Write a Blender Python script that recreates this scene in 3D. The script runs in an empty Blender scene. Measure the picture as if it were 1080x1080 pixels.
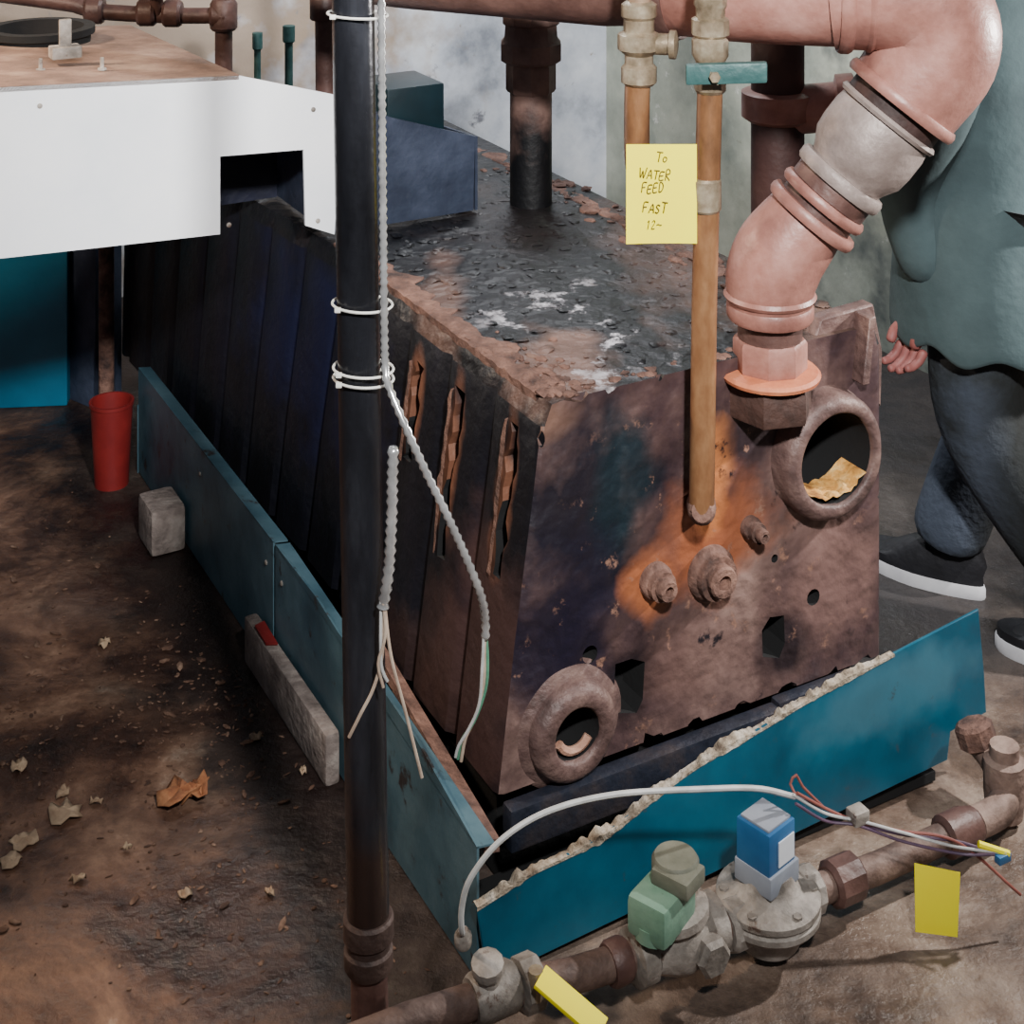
import bpy, bmesh, math, random
from mathutils import Vector, Matrix, noise
random.seed(7)
SC=bpy.context.scene
COL=SC.collection
D2=Vector((.876,.482,0)).normalized(); D1=Vector((-.482,.876,0)).normalized(); UP=Vector((0,0,1))
ORG=Vector((-.048,2.257,0))
def L(u,v,w): return ORG+D2*u+D1*v+UP*w
# ---------------- materials
def lin(c):
    return tuple([((x/255)/12.92 if x/255<=.04045 else (((x/255)+.055)/1.055)**2.4) for x in c])+(1,)
def M(name,cols,scale=8,rough=.7,metal=0,bump=.3,bscale=60,stretch=(1,1,1),spots=(),detail=6,lo=.3,hi=.7,specks=(),rvar=0,bump2=0):
    m=bpy.data.materials.new(name); m.use_nodes=True
    nt=m.node_tree; N=nt.nodes; K=nt.links
    b=N['Principled BSDF']
    b.inputs['Roughness'].default_value=rough; b.inputs['Metallic'].default_value=metal
    g=N.new('ShaderNodeNewGeometry')
    mp=N.new('ShaderNodeMapping'); mp.inputs['Scale'].default_value=stretch
    K.new(g.outputs['Position'],mp.inputs['Vector'])
    n=N.new('ShaderNodeTexNoise'); n.inputs['Scale'].default_value=scale; n.inputs['Detail'].default_value=detail; n.inputs['Roughness'].default_value=.62
    K.new(mp.outputs[0],n.inputs['Vector'])
    r=N.new('ShaderNodeValToRGB'); e=r.color_ramp.elements
    k=len(cols)
    for i,c in enumerate(cols):
        p=lo+(hi-lo)*(i/(max(k-1,1)))
        if i<2: el=e[i]; el.position=p
        else: el=e.new(p)
        el.color=lin(c)
    if k==1: e[1].color=lin(cols[0])
    K.new(n.outputs['Fac'],r.inputs['Fac'])
    out=r.outputs['Color']
    if spots or specks:
        n3=N.new('ShaderNodeTexNoise'); n3.inputs['Scale'].default_value=9; n3.inputs['Detail'].default_value=7
        K.new(g.outputs['Position'],n3.inputs['Vector'])
    def mask(c,rad,st):
        c=Vector(c)
        d=N.new('ShaderNodeVectorMath'); d.operation='SUBTRACT'; K.new(g.outputs['Position'],d.inputs[0]); d.inputs[1].default_value=c
        if isinstance(rad,(int,float)): rad=(rad,rad,rad)
        dv=N.new('ShaderNodeVectorMath'); dv.operation='DIVIDE'; K.new(d.outputs[0],dv.inputs[0]); dv.inputs[1].default_value=rad
        ln=N.new('ShaderNodeVectorMath'); ln.operation='LENGTH'; K.new(dv.outputs[0],ln.inputs[0])
        ad=N.new('ShaderNodeMath'); ad.operation='MULTIPLY_ADD'; K.new(n3.outputs['Fac'],ad.inputs[0]); ad.inputs[1].default_value=1.8; ad.inputs[2].default_value=-.9
        a2=N.new('ShaderNodeMath'); a2.operation='ADD'; K.new(ln.outputs['Value'],a2.inputs[0]); K.new(ad.outputs[0],a2.inputs[1])
        mr=N.new('ShaderNodeMapRange'); K.new(a2.outputs[0],mr.inputs['Value']); mr.inputs['From Min'].default_value=1.05; mr.inputs['From Max'].default_value=.5
        mr.inputs['To Min'].default_value=0; mr.inputs['To Max'].default_value=st
        return mr.outputs[0]
    def mixin(out,fac,col):
        mx=N.new('ShaderNodeMix'); mx.data_type='RGBA'; K.new(fac,mx.inputs['Factor']); K.new(out,mx.inputs['A']); mx.inputs['B'].default_value=lin(col)
        return mx.outputs['Result']
    for (c,rad,colr,st) in spots: out=mixin(out,mask(c,rad,st),colr)
    for (c,rad,colr,sc,th) in specks:
        ns=N.new('ShaderNodeTexNoise'); ns.inputs['Scale'].default_value=sc; ns.inputs['Detail'].default_value=8; ns.inputs['Roughness'].default_value=.7
        K.new(g.outputs['Position'],ns.inputs['Vector'])
        m2=N.new('ShaderNodeMapRange'); K.new(ns.outputs['Fac'],m2.inputs['Value']); m2.inputs['From Min'].default_value=th; m2.inputs['From Max'].default_value=th+.06
        if c is None: f_=m2.outputs[0]
        else:
            mu=N.new('ShaderNodeMath'); mu.operation='MULTIPLY'; K.new(m2.outputs[0],mu.inputs[0]); K.new(mask(c,rad,1),mu.inputs[1]); f_=mu.outputs[0]
        out=mixin(out,f_,colr)
    K.new(out,b.inputs['Base Color'])
    if rvar:
        m3=N.new('ShaderNodeMapRange'); K.new(n.outputs['Fac'],m3.inputs['Value']); m3.inputs['From Min'].default_value=.3; m3.inputs['From Max'].default_value=.7
        m3.inputs['To Min'].default_value=rough-rvar; m3.inputs['To Max'].default_value=rough+rvar; K.new(m3.outputs[0],b.inputs['Roughness'])
    if bump>0:
        n2=N.new('ShaderNodeTexNoise'); n2.inputs['Scale'].default_value=bscale; n2.inputs['Detail'].default_value=5
        K.new(g.outputs['Position'],n2.inputs['Vector'])
        bp=N.new('ShaderNodeBump'); bp.inputs['Strength'].default_value=bump; bp.inputs['Distance'].default_value=.01
        K.new(n2.outputs['Fac'],bp.inputs['Height']); K.new(bp.outputs[0],b.inputs['Normal'])
        if bump2:
            n4=N.new('ShaderNodeTexNoise'); n4.inputs['Scale'].default_value=9; n4.inputs['Detail'].default_value=3
            K.new(g.outputs['Position'],n4.inputs['Vector'])
            b2=N.new('ShaderNodeBump'); b2.inputs['Strength'].default_value=bump2; b2.inputs['Distance'].default_value=.05
            K.new(n4.outputs['Fac'],b2.inputs['Height']); K.new(b2.outputs[0],bp.inputs['Normal'])
    return m
# ---------------- mesh helpers
def frame(t):
    t=t.normalized(); a=UP if abs(t.z)<.9 else Vector((1,0,0))
    x=t.cross(a).normalized(); y=x.cross(t).normalized(); return x,y
def lathe(bm,o,axis,prof,seg=28,phase=0,cap0=True,cap1=True):
    o=Vector(o); axis=Vector(axis).normalized(); x,y=frame(axis)
    rings=[]
    for r,t in prof:
        rings.append([bm.verts.new(o+axis*t+x*(r*math.cos(phase+2*math.pi*i/seg))+y*(r*math.sin(phase+2*math.pi*i/seg))) for i in range(seg)])
    for a,b in zip(rings,rings[1:]):
        for i in range(seg):
            j=(i+1)%seg; bm.faces.new((a[i],a[j],b[j],b[i]))
    if cap0: bm.faces.new(rings[0][::-1])
    if cap1: bm.faces.new(rings[-1])
def sweep(bm,pts,rad,seg=12,cap=True):
    pts=[Vector(p) for p in pts]; n=len(pts)
    if isinstance(rad,(int,float)): rad=[rad]*n
    T=[]
    for i in range(n):
        a=pts[max(i-1,0)]; b=pts[min(i+1,n-1)]; T.append((b-a).normalized())
    x,y=frame(T[0]); rings=[]
    for i in range(n):
        if i:
            q=T[i-1].rotation_difference(T[i]); x=q@x
            x=(x-T[i]*x.dot(T[i])).normalized()
        y=T[i].cross(x)
        rings.append([bm.verts.new(pts[i]+x*(rad[i]*math.cos(2*math.pi*k/seg))+y*(rad[i]*math.sin(2*math.pi*k/seg))) for k in range(seg)])
    for a,b in zip(rings,rings[1:]):
        for i in range(seg):
            j=(i+1)%seg; bm.faces.new((a[i],a[j],b[j],b[i]))
    if cap: bm.faces.new(rings[0][::-1]); bm.faces.new(rings[-1])
def smooth(pts,step=.01):
    P=[Vector(p) for p in pts]; P=[P[0]*2-P[1]]+P+[P[-1]*2-P[-2]]; out=[]
    for i in range(1,len(P)-2):
        a,b,c,d=P[i-1:i+3]; k=max(2,int((c-b).length/step))
        for j in range(k):
            t=j/k
            out.append(.5*((2*b)+(c-a)*t+(2*a-5*b+4*c-d)*t*t+(3*b-a-3*c+d)*t**3))
    out.append(P[-2]); return out
def box(bm,c,half,ax=None,bev=.0):
    ax=ax or (D2,D1,UP); c=Vector(c); vs=[]
    for sx in(-1,1):
        for sy in(-1,1):
            for sz in(-1,1):
                vs.append(bm.verts.new(c+ax[0]*half[0]*sx+ax[1]*half[1]*sy+ax[2]*half[2]*sz))
    fs=[]
    for idx in((0,1,3,2),(4,6,7,5),(0,4,5,1),(2,3,7,6),(0,2,6,4),(1,5,7,3)):
        fs.append(bm.faces.new([vs[i] for i in idx]))
    if bev:
        es=list({e for f in fs for e in f.edges})
        bmesh.ops.bevel(bm,geom=es,offset=bev,segments=2,affect='EDGES',profile=.6)
def ubox(bm,u0,u1,v0,v1,w0,w1,bev=0):
    box(bm,L((u0+u1)/2,(v0+v1)/2,(w0+w1)/2),((u1-u0)/2,(v1-v0)/2,(w1-w0)/2),None,bev)
def prism(bm,pts,off,bev=0):
    a=[bm.verts.new(Vector(p)) for p in pts]; b=[bm.verts.new(Vector(p)+Vector(off)) for p in pts]; n=len(a)
    fs=[bm.faces.new(a),bm.faces.new(b[::-1])]
    for i in range(n):
        j=(i+1)%n; fs.append(bm.faces.new((a[i],b[i],b[j],a[j])))
    if bev:
        es=list({e for f in fs for e in f.edges})
        bmesh.ops.bevel(bm,geom=es,offset=bev,segments=1,affect='EDGES')
def lump(bm,c,r,sd=0,sq=(1,1,1),sub=2,amp=.5):
    g=bmesh.ops.create_icosphere(bm,subdivisions=sub,radius=1)
    for v in g['verts']:
        d=v.co.copy(); k=1+amp*noise.noise(d*1.7+Vector((sd*3.1,sd,7)))
        v.co=Vector(c)+(D2*d.x*sq[0]+D1*d.y*sq[1]+UP*d.z*sq[2])*r*k
def ring_tube(bm,c,nrm,R,r,seg=28,s2=8,sx=1,ref=None):
    n=Vector(nrm).normalized(); x,y=frame(n)
    if ref is not None:
        x=(Vector(ref)-n*Vector(ref).dot(n)).normalized(); y=n.cross(x)
    rings=[]
    for i in range(seg):
        a=2*math.pi*i/seg; d=x*math.cos(a)*sx+y*math.sin(a); p=Vector(c)+d*R; dd=d.normalized()
        rings.append([bm.verts.new(p+dd*r*math.cos(2*math.pi*k/s2)+n*r*math.sin(2*math.pi*k/s2)) for k in range(s2)])
    for i in range(seg):
        a=rings[i]; b=rings[(i+1)%seg]
        for k in range(s2):
            j=(k+1)%s2; bm.faces.new((a[k],a[j],b[j],b[k]))
BASES={}
def tag(o,label,cat,group=None,kind=None):
    if label: o['label']=label
    if cat: o['category']=cat
    if group: o['group']=group
    if kind: o['kind']=kind
def thing(name,label,cat,base,group=None):
    o=bpy.data.objects.new(name,None); o.empty_display_size=.1; o.location=base; COL.objects.link(o)
    BASES[o.name]=Vector(base); tag(o,label,cat,group); return o
def mk(name,bm,mat,parent=None,base=None,label=None,cat=None,sm=True,group=None,kind=None,sharp=35):
    bmesh.ops.recalc_face_normals(bm,faces=bm.faces)
    me=bpy.data.meshes.new(name); 
    if parent is not None: base=BASES[parent.name]
    if base is None:
        zs=[v.co for v in bm.verts]; base=Vector((sum(v.x for v in zs)/len(zs),sum(v.y for v in zs)/len(zs),min(v.z for v in zs)))
    base=Vector(base)
    bm.transform(Matrix.Translation(-base))
    bm.to_mesh(me); bm.free()
    o=bpy.data.objects.new(name,me); COL.objects.link(o)
    for m_ in (mat if isinstance(mat,(list,tuple)) else [mat]): me.materials.append(m_)
    if sm:
        for p in me.polygons: p.use_smooth=True
        try: me.set_sharp_from_angle(angle=math.radians(sharp))
        except Exception: pass
    if parent is not None: o.parent=parent
    else: o.location=base
    BASES[o.name]=base
    tag(o,label,cat,group,kind); return o
def B(): return bmesh.new()
def boolean(o,cut):
    me=bpy.data.meshes.new('cut'); bmesh.ops.recalc_face_normals(cut,faces=cut.faces)
    cut.transform(Matrix.Translation(-BASES[o.name])); cut.to_mesh(me); cut.free()
    c=bpy.data.objects.new('cut',me); COL.objects.link(c)
    c.location=BASES[o.name]
    md=o.modifiers.new('b','BOOLEAN'); md.operation='DIFFERENCE'; md.object=c; md.solver='EXACT'
    bpy.context.view_layer.update()
    dg=bpy.context.evaluated_depsgraph_get()
    nm=bpy.data.meshes.new_from_object(o.evaluated_get(dg)); o.modifiers.clear()
    mats=[m for m in o.data.materials]; o.data=nm; nm.materials.clear()
    for m_ in mats: nm.materials.append(m_)
    bpy.data.objects.remove(c)
# pen strokes
GL={'T':[[(0,1),(.8,.96)],[(.4,.98),(.36,0)]],'o':[[(.5,.5),(.2,.55),(.08,.25),(.25,0),(.5,.12),(.52,.4),(.4,.55)]],
 'W':[[(0,1),(.2,.05),(.45,.7),(.62,.02),(.95,1.02)]],'A':[[(0,0),(.38,1),(.68,0)],[(.14,.38),(.62,.42)]],
 'E':[[(.62,.98),(.08,.95),(.04,.02),(.62,.05)],[(.06,.5),(.5,.54)]],'R':[[(.04,0),(.08,.98),(.5,.95),(.55,.62),(.08,.5),(.62,0)]],
 'F':[[(.66,1),(.08,.95),(.04,0)],[(.06,.5),(.48,.52)]],'D':[[(.06,0),(.08,.98),(.5,.8),(.6,.4),(.4,.05),(.06,0)]],
 'S':[[(.58,.88),(.3,1),(.08,.78),(.3,.55),(.52,.32),(.34,.02),(.02,.12)]],'1':[[(.1,.8),(.3,1),(.26,0)]],'2':[[(.05,.8),(.3,1),(.5,.75),(.05,.02),(.6,.05)]],'-':[[(0,.45),(.3,.56),(.6,.44),(.9,.5)]]}
def write(body,h,origin,xd,yd,mat,parent,r=.0011):
    xd=Vector(xd).normalized(); yd=Vector(yd).normalized(); nd=xd.cross(yd); bm=B(); cx=0
    for ch in body:
        wob=random.uniform(-.10,.10); k=random.uniform(.85,1.15)
        for st in GL[ch]:
            P=[Vector(origin)+xd*(cx+x*h*.78+y*h*.16)+yd*((y*k+wob)*h)+nd*.0012 for x,y in st]
            sweep(bm,smooth(P,.002) if len(P)>2 else P,r,5)
        cx+=h*.80*(1.05 if ch=='W' else .82)
    return mk('handwriting',bm,mat,parent)
# ---------------- palette
slots=[(.196,.46,.70),(.386,.41,.68),(.545,.50,.67)]
def um_(w): return .095+(w-.17)*.128
sl_sp=[(L(um_((a+b_)/2),v+.005,(a+b_)/2+.03),(.035,.035,(b_-a)*.62),(122,80,60),.8) for v,a,b_ in slots]
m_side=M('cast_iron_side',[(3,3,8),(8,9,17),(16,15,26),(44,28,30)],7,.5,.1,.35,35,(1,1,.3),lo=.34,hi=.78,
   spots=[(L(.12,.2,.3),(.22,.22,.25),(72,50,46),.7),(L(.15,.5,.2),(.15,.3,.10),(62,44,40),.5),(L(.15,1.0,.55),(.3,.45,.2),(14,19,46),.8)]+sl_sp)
m_front=M('cast_iron_front',[(34,26,32),(64,48,50),(94,72,68),(132,106,98)],4,.44,.1,.4,34,(1,1,.8),rvar=.14,bump2=.5,
   spots=[(L(.24,.12,.58),(.16,.16,.22),(18,18,30),.95),(L(.32,.12,.60),(.07,.07,.13),(10,34,42),.75),(L(.2,.12,.40),(.13,.13,.17),(24,21,38),.85),(L(.16,.12,.73),(.09,.09,.05),(120,90,76),.8),
          (L(.5,.12,.46),(.15,.12,.11),(146,84,54),.88),(L(.38,.12,.42),(.06,.06,.07),(166,98,62),.85),(L(.50,.12,.57),(.04,.05,.10),(186,116,68),.85),
          (L(.75,.12,.33),(.14,.12,.12),(118,90,84),.7),(L(.66,.12,.24),(.06,.06,.07),(26,19,25),.9),(L(.34,.12,.27),(.06,.06,.06),(17,15,23),.92),(L(.45,.12,.27),(.1,.1,.08),(104,78,72),.6),(L(.6,.12,.62),(.08,.08,.05),(30,26,34),.7)],
   specks=[(L(.5,.12,.42),(.5,.4,.35),(142,106,90),20,.60),(L(.5,.12,.42),(.6,.4,.4),(28,22,28),14,.62)])
m_top=M('boiler_top',[(3,4,8),(7,8,12),(14,14,19),(44,35,33)],5,.5,.0,.9,26,bump2=.5,
   spots=[(L(.8,.7,.755),(.14,.5,.1),(84,62,54),.85),(L(.75,.2,.755),(.14,.12,.1),(104,80,70),.8),(L(.27,.24,.755),(.10,.18,.1),(108,82,72),.95),(L(.23,.6,.755),(.05,.3,.1),(92,68,58),.8),(L(.62,.9,.755),(.2,.2,.1),(36,28,28),.6)],
   specks=[(L(.40,.38,.755),(.18,.28,.1),(200,198,206),10,.57),(L(.5,.5,.755),(.4,.5,.1),(88,76,76),24,.67)])
m_rust=M('rust_brown',[(48,33,30),(100,72,62),(136,102,88)],22,.85,0,.6,80)
m_port=M('port_iron',[(52,40,38),(94,72,68),(126,102,94)],14,.55,.15,.45,60)
m_black=M('flat_black',[(3,3,4),(7,6,8)],10,.95,0,.2)  # plain black; also paints the darkness inside ports and slots
m_blue=M('teal_enamel',[(6,62,82),(12,78,100),(20,92,114)],6,.36,.0,.06,30,spots=[(L(.78,0,.2),(.2,.2,.08),(74,120,134),.4)],specks=[(None,0,(52,64,68),22,.63)])
m_blue_side=M('teal_enamel_dull',[(34,56,68),(58,86,98),(84,110,120)],5,.45,.0,.12,30,specks=[(None,0,(46,42,42),14,.59)])
m_bluedark=M('blue_grey_sheet',[(28,34,50),(46,54,72),(70,78,98)],5,.55,.1,.2)  # also paints the shade on the hood's right part
m_white=M('white_painted_sheet',[(222,226,232),(234,236,240),(242,242,244)],3,.4,.0,.03,20,specks=[(None,0,(180,176,172),12,.72)])
m_dusty=M('dusty_brown_sheet',[(82,64,54),(124,98,84),(158,134,116)],7,.8,0,.4,60)
m_pink=M('oxide_primer_pipe',[(114,74,66),(150,103,92),(176,131,120)],9,.42,.0,.12,90)
m_brownpipe=M('brown_painted_pipe',[(58,38,35),(90,64,58),(118,88,80)],9,.5,.05,.2,70)
m_riser=M('brown_pipe_black_foot',[(78,56,52),(114,88,80),(142,114,104)],9,.55,.05,.2,70,spots=[(L(.675,1.04,.78),(.2,.2,.2),(8,8,12),1.0)])  # colour goes to black at the pipe foot
m_union=M('grey_tan_iron',[(110,96,90),(138,124,118),(162,148,142)],10,.5,.1,.2,80)
m_copper=M('aged_copper',[(88,62,44),(140,98,66),(174,132,94)],14,.38,.35,.1,60,(1,1,.4))
m_copperg=M('dull_grey_copper',[(92,70,56),(132,106,86),(162,136,114)],14,.45,.3,.1,60,(1,1,.4))
m_brass=M('dull_brass',[(100,88,70),(146,130,108),(182,170,148)],24,.4,.4,.15,60)
m_pole=M('dark_steel_pole',[(17,17,20),(36,37,42),(64,66,73)],9,.26,.4,.1,60,(1,1,.25),spots=[((-.19,2.1,.1),(.12,.12,.32),(62,48,43),.9)])
m_galv=M('galvanised_conduit',[(160,160,160),(224,224,224)],30,.22,.7,.0)
m_tie=M('white_nylon',[(206,204,196),(222,220,214)],10,.5,0,0)
m_wirew=M('tan_wire',[(150,128,112),(196,178,160)],30,.5,0,0)
m_wireg=M('green_wire',[(60,110,90),(96,150,120)],30,.5,0,0)
m_wireb=M('purple_wire',[(60,44,70),(96,72,92)],30,.5,0,0)
m_wirer=M('red_wire',[(110,56,50),(146,86,76)],30,.5,0,0)
m_cable=M('grey_cable',[(160,160,158),(196,196,194)],30,.45,0,0)
m_yel=M('yellow_paper',[(255,236,0),(255,244,0)],6,.7,0,.03)
m_ink=M('pen_ink',[(78,62,6),(104,84,8)],6,.6,0,0)
m_tealh=M('teal_handle',[(36,70,70),(62,98,96)],20,.5,.1,.2)
m_green=M('green_actuator',[(76,110,94),(104,138,118),(122,152,132)],12,.5,.0,.12,specks=[(None,0,(66,70,58),30,.63)])
m_greycap=M('grey_green_cap',[(86,88,76),(112,112,98)],20,.6,.0,.2)
m_alu=M('dusty_casting',[(84,78,72),(134,126,118),(176,168,160)],16,.6,.15,.35,60,specks=[(None,0,(88,70,60),22,.58)])
m_cubeb=M('dull_blue_case',[(24,76,122),(46,104,152)],10,.45,0,.02)
m_label=M('white_label',[(196,200,208),(216,220,226)],10,.5,0,0)
m_greylab=M('grey_label',[(116,122,134),(146,152,162)],10,.5,0,0)
m_ins=M('torn_insulation',[(90,76,64),(154,140,122),(200,190,176)],40,.95,0,.8,90)
m_red=M('red_plastic',[(92,20,22),(126,34,32)],8,.45,0,.02)
m_conc=M('concrete_block',[(80,70,66),(122,110,104),(156,146,138)],16,.9,0,.5,80)
m_leaf=M('dry_leaf',[(110,64,42),(154,98,62),(184,132,92)],40,.85,0,.3)
m_paper=M('pale_scrap',[(130,104,82),(188,164,136)],30,.85,0,.3)
m_crumb=M('dirt_crumbs',[(50,34,27),(88,62,48),(140,114,96)],30,.9,0,.3)
m_wallb=M('plaster_wall_pale',[(120,126,138),(186,192,204),(214,218,226),(226,228,230)],2.6,.85,0,.5,12,spots=[((-1.2,5.0,1.2),(1.1,1.5,1.5),(158,138,118),.9)],specks=[(None,0,(122,124,134),5,.61),(None,0,(150,140,130),11,.66)])
m_wallr=M('plaster_wall_green',[(112,120,114),(158,164,152),(190,194,180)],2.5,.85,0,.5,12,spots=[(L(2.1,.4,.6),(1.2,1.3,1.2),(54,64,70),.9)],specks=[(None,0,(206,208,202),7,.62),(None,0,(112,112,100),9,.66)])
m_coat=M('grey_teal_coat',[(38,50,53),(54,70,73),(70,87,90)],3,.95,0,.25,30)
m_pants=M('faded_jeans',[(16,18,18),(30,34,36),(52,58,66)],6,.95,0,.4,60,spots=[((.88,3.22,.22),(.12,.4,.45),(70,79,95),.8),((1.02,3.2,.45),(.14,.4,.4),(14,17,14),.9)])
m_skin=M('skin',[(120,68,66),(150,92,86)],12,.6,0,.1)
m_hair=M('dark_hair',[(24,18,14),(40,30,24)],40,.7,0,.5)
m_shoe=M('black_shoe',[(16,16,20),(30,30,36)],20,.6,0,.2)
m_sole=M('white_sole',[(200,200,206),(224,224,228)],20,.6,0,0)
# floor
mf=bpy.data.materials.new('dirt_and_concrete_floor'); mf.use_nodes=True
nt=mf.node_tree;N=nt.nodes;K=nt.links;b=N['Principled BSDF']
g=N.new('ShaderNodeNewGeometry')
def nz(s,d=7,r=.65,dist=0):
    n=N.new('ShaderNodeTexNoise'); n.inputs['Scale'].default_value=s; n.inputs['Detail'].default_value=d; n.inputs['Roughness'].default_value=r; n.inputs['Distortion'].default_value=dist
    K.new(g.outputs['Position'],n.inputs['Vector']); return n
def ramp(src,els):
    r=N.new('ShaderNodeValToRGB'); e=r.color_ramp.elements
    for i,(p,c) in enumerate(els):
        el=e[i] if i<2 else e.new(p)
        el.position=p; el.color=lin(c)
    K.new(src,r.inputs['Fac']); return r
nA=nz(3.0,10,.72,.4)
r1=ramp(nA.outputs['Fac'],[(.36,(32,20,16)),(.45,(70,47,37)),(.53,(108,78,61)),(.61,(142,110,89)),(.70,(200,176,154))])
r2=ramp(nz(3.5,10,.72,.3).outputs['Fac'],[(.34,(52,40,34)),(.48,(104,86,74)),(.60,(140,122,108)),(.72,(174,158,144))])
sx=N.new('ShaderNodeSeparateXYZ'); K.new(g.outputs['Position'],sx.inputs[0])
n5=nz(5)
ma=N.new('ShaderNodeMath'); ma.operation='MULTIPLY_ADD'; K.new(n5.outputs['Fac'],ma.inputs[0]); ma.inputs[1].default_value=.8; K.new(sx.outputs['X'],ma.inputs[2])
mr=N.new('ShaderNodeMapRange'); K.new(ma.outputs[0],mr.inputs['Value']); mr.inputs['From Min'].default_value=.25; mr.inputs['From Max'].default_value=.6
def darken(dirv,a,b_,st,src,col,n_amp=.7):
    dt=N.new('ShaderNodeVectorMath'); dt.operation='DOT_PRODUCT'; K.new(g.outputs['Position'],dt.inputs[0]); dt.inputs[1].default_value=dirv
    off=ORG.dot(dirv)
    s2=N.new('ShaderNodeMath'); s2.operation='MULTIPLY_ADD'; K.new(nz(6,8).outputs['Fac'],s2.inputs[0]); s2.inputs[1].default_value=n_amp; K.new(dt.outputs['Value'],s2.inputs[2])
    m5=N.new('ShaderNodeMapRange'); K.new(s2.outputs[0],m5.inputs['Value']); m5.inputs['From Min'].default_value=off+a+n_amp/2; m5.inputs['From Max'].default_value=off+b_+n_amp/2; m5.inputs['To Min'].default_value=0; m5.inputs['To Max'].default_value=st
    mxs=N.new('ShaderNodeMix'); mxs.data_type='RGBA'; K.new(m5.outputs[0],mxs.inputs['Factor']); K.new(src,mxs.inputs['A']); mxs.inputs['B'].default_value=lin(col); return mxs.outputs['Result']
left_=darken(D2,-.38,-.12,.9,r1.outputs[0],(17,11,12))  # boiler's shade beside its base, painted into the floor colour
right_=darken(D1,.0,.30,.85,r2.outputs[0],(36,38,42),.3)  # floor colour mixed darker from the boiler front backwards
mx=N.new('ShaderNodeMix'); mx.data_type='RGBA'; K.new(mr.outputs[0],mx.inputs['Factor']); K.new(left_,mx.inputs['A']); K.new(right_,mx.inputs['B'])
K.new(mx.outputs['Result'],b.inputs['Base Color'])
rr_=N.new('ShaderNodeMapRange'); K.new(nA.outputs['Fac'],rr_.inputs['Value']); rr_.inputs['From Min'].default_value=.40; rr_.inputs['From Max'].default_value=.6; rr_.inputs['To Min'].default_value=.28; rr_.inputs['To Max'].default_value=.75; K.new(rr_.outputs[0],b.inputs['Roughness'])
bp=N.new('ShaderNodeBump'); bp.inputs['Strength'].default_value=.6; bp.inputs['Distance'].default_value=.03; K.new(nz(8,10,.62).outputs['Fac'],bp.inputs['Height']); K.new(bp.outputs[0],b.inputs['Normal'])
# ---------------- setting
bm=B()
fl=[L(-2.6,-2.6,0),L(2.11,-2.6,0),L(2.11,3.0,0),L(-2.6,3.0,0)]
prism(bm,fl,(0,0,-.1)); mk('floor',bm,mf,kind='structure',sm=False,base=(0,2,0))
bm=B(); prism(bm,[L(-2.6,3,0),L(2.2,3,0),L(2.2,3,2.7),L(-2.6,3,2.7)],D1*.1); mk('wall_back',bm,m_wallb,kind='structure',sm=False)
bm=B(); prism(bm,[L(2.11,3,0),L(2.11,-2.6,0),L(2.11,-2.6,2.7),L(2.11,3,2.7)],D2*.1); mk('wall_right',bm,m_wallr,kind='structure',sm=False)

# ---------------- boiler
boil=thing('boiler','large rusted sectional cast iron boiler block standing in teal base',"boiler",L(.5,1,0))
bm=B()
def sect(v,i):
    t=min(1,max(0,(v-.95)/1.2)) # left flank straightens towards the rear
    def q(a,w): return a*(1-t)+(.045+.02*(w-.17))*t
    pts=[(q(.095,.17)+i,.17),(q(.125,.4)+i*.9,.40),(q(.158,.62)+i*.8,.62),(q(.172,.72)+i*.6,.72),(q(.192,.75)+.01*t,.752),(q(.22,.75)+.03*t,.755),(.50,.757),(.80,.757),(.85,.752),(.87-i,.72),(.87-i,.45),(.87-i,.17)]
    return [bm.verts.new(L(u,v,w)) for u,w in pts]
vs=[]
vs.append((.12,.012)); vs.append((.124,.004)); vs.append((.135,0)); 
p=.163; s0=.13
while s0+p<2.2:
    vs+= [(s0+p-.032,0),(s0+p-.022,.008),(s0+p-.012,.014),(s0+p-.002,.008),(s0+p+.008,0)]
    s0+=p
vs.append((s0+.03,.0))
R=[sect(a,b_) for a,b_ in vs]
for a,c in zip(R,R[1:]):
    n=len(a)
    for i in range(n):
        j=(i+1)%n; bm.faces.new((a[i],a[j],c[j],c[i]))
bm.faces.new(R[0]); bm.faces.new(R[-1][::-1])
body=mk('casting',bm,[m_side,m_front,m_top,m_black],boil)
ND=-D1
PU,PW=.732,.562
cut=B()
lathe(cut,L(PU,.05,PW),D1,[(.084,0),(.084,.3)],40)
lathe(cut,L(.223,.05,.24),D1,[(.043,0),(.043,.3)],32)
random.seed(5)
for (vv,w0,w1) in slots:
    um=um_((w0+w1)/2); n=12
    pts=[]
    for k in range(n): pts.append((vv-.013+random.uniform(-.008,.006),w0+(w1-w0)*k/(n-1)+random.uniform(-.005,.005)))
    for k in range(n-1,-1,-1): pts.append((vv+.013+random.uniform(-.006,.008),w0+(w1-w0)*k/(n-1)+random.uniform(-.005,.005)))
    prism(cut,[L(um-.06,a,w) for a,w in pts],D2*.115)
for (u,w,r) in [(.714,.312,.014),(.262,.341,.014),(.60,.44,.009),(.63,.40,.007)]:
    lathe(cut,L(u,.05,w),D1,[(r,0),(r,.12)],14)
prism(cut,[L(u,.06,w) for u,w in [(.305,.235),(.35,.222),(.362,.24),(.366,.30),(.34,.312),(.31,.312)]],D1*.12)
prism(cut,[L(u,.06,w) for u,w in [(.605,.24),(.64,.228),(.652,.25),(.65,.298),(.62,.303),(.603,.285)]],D1*.12)
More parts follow.
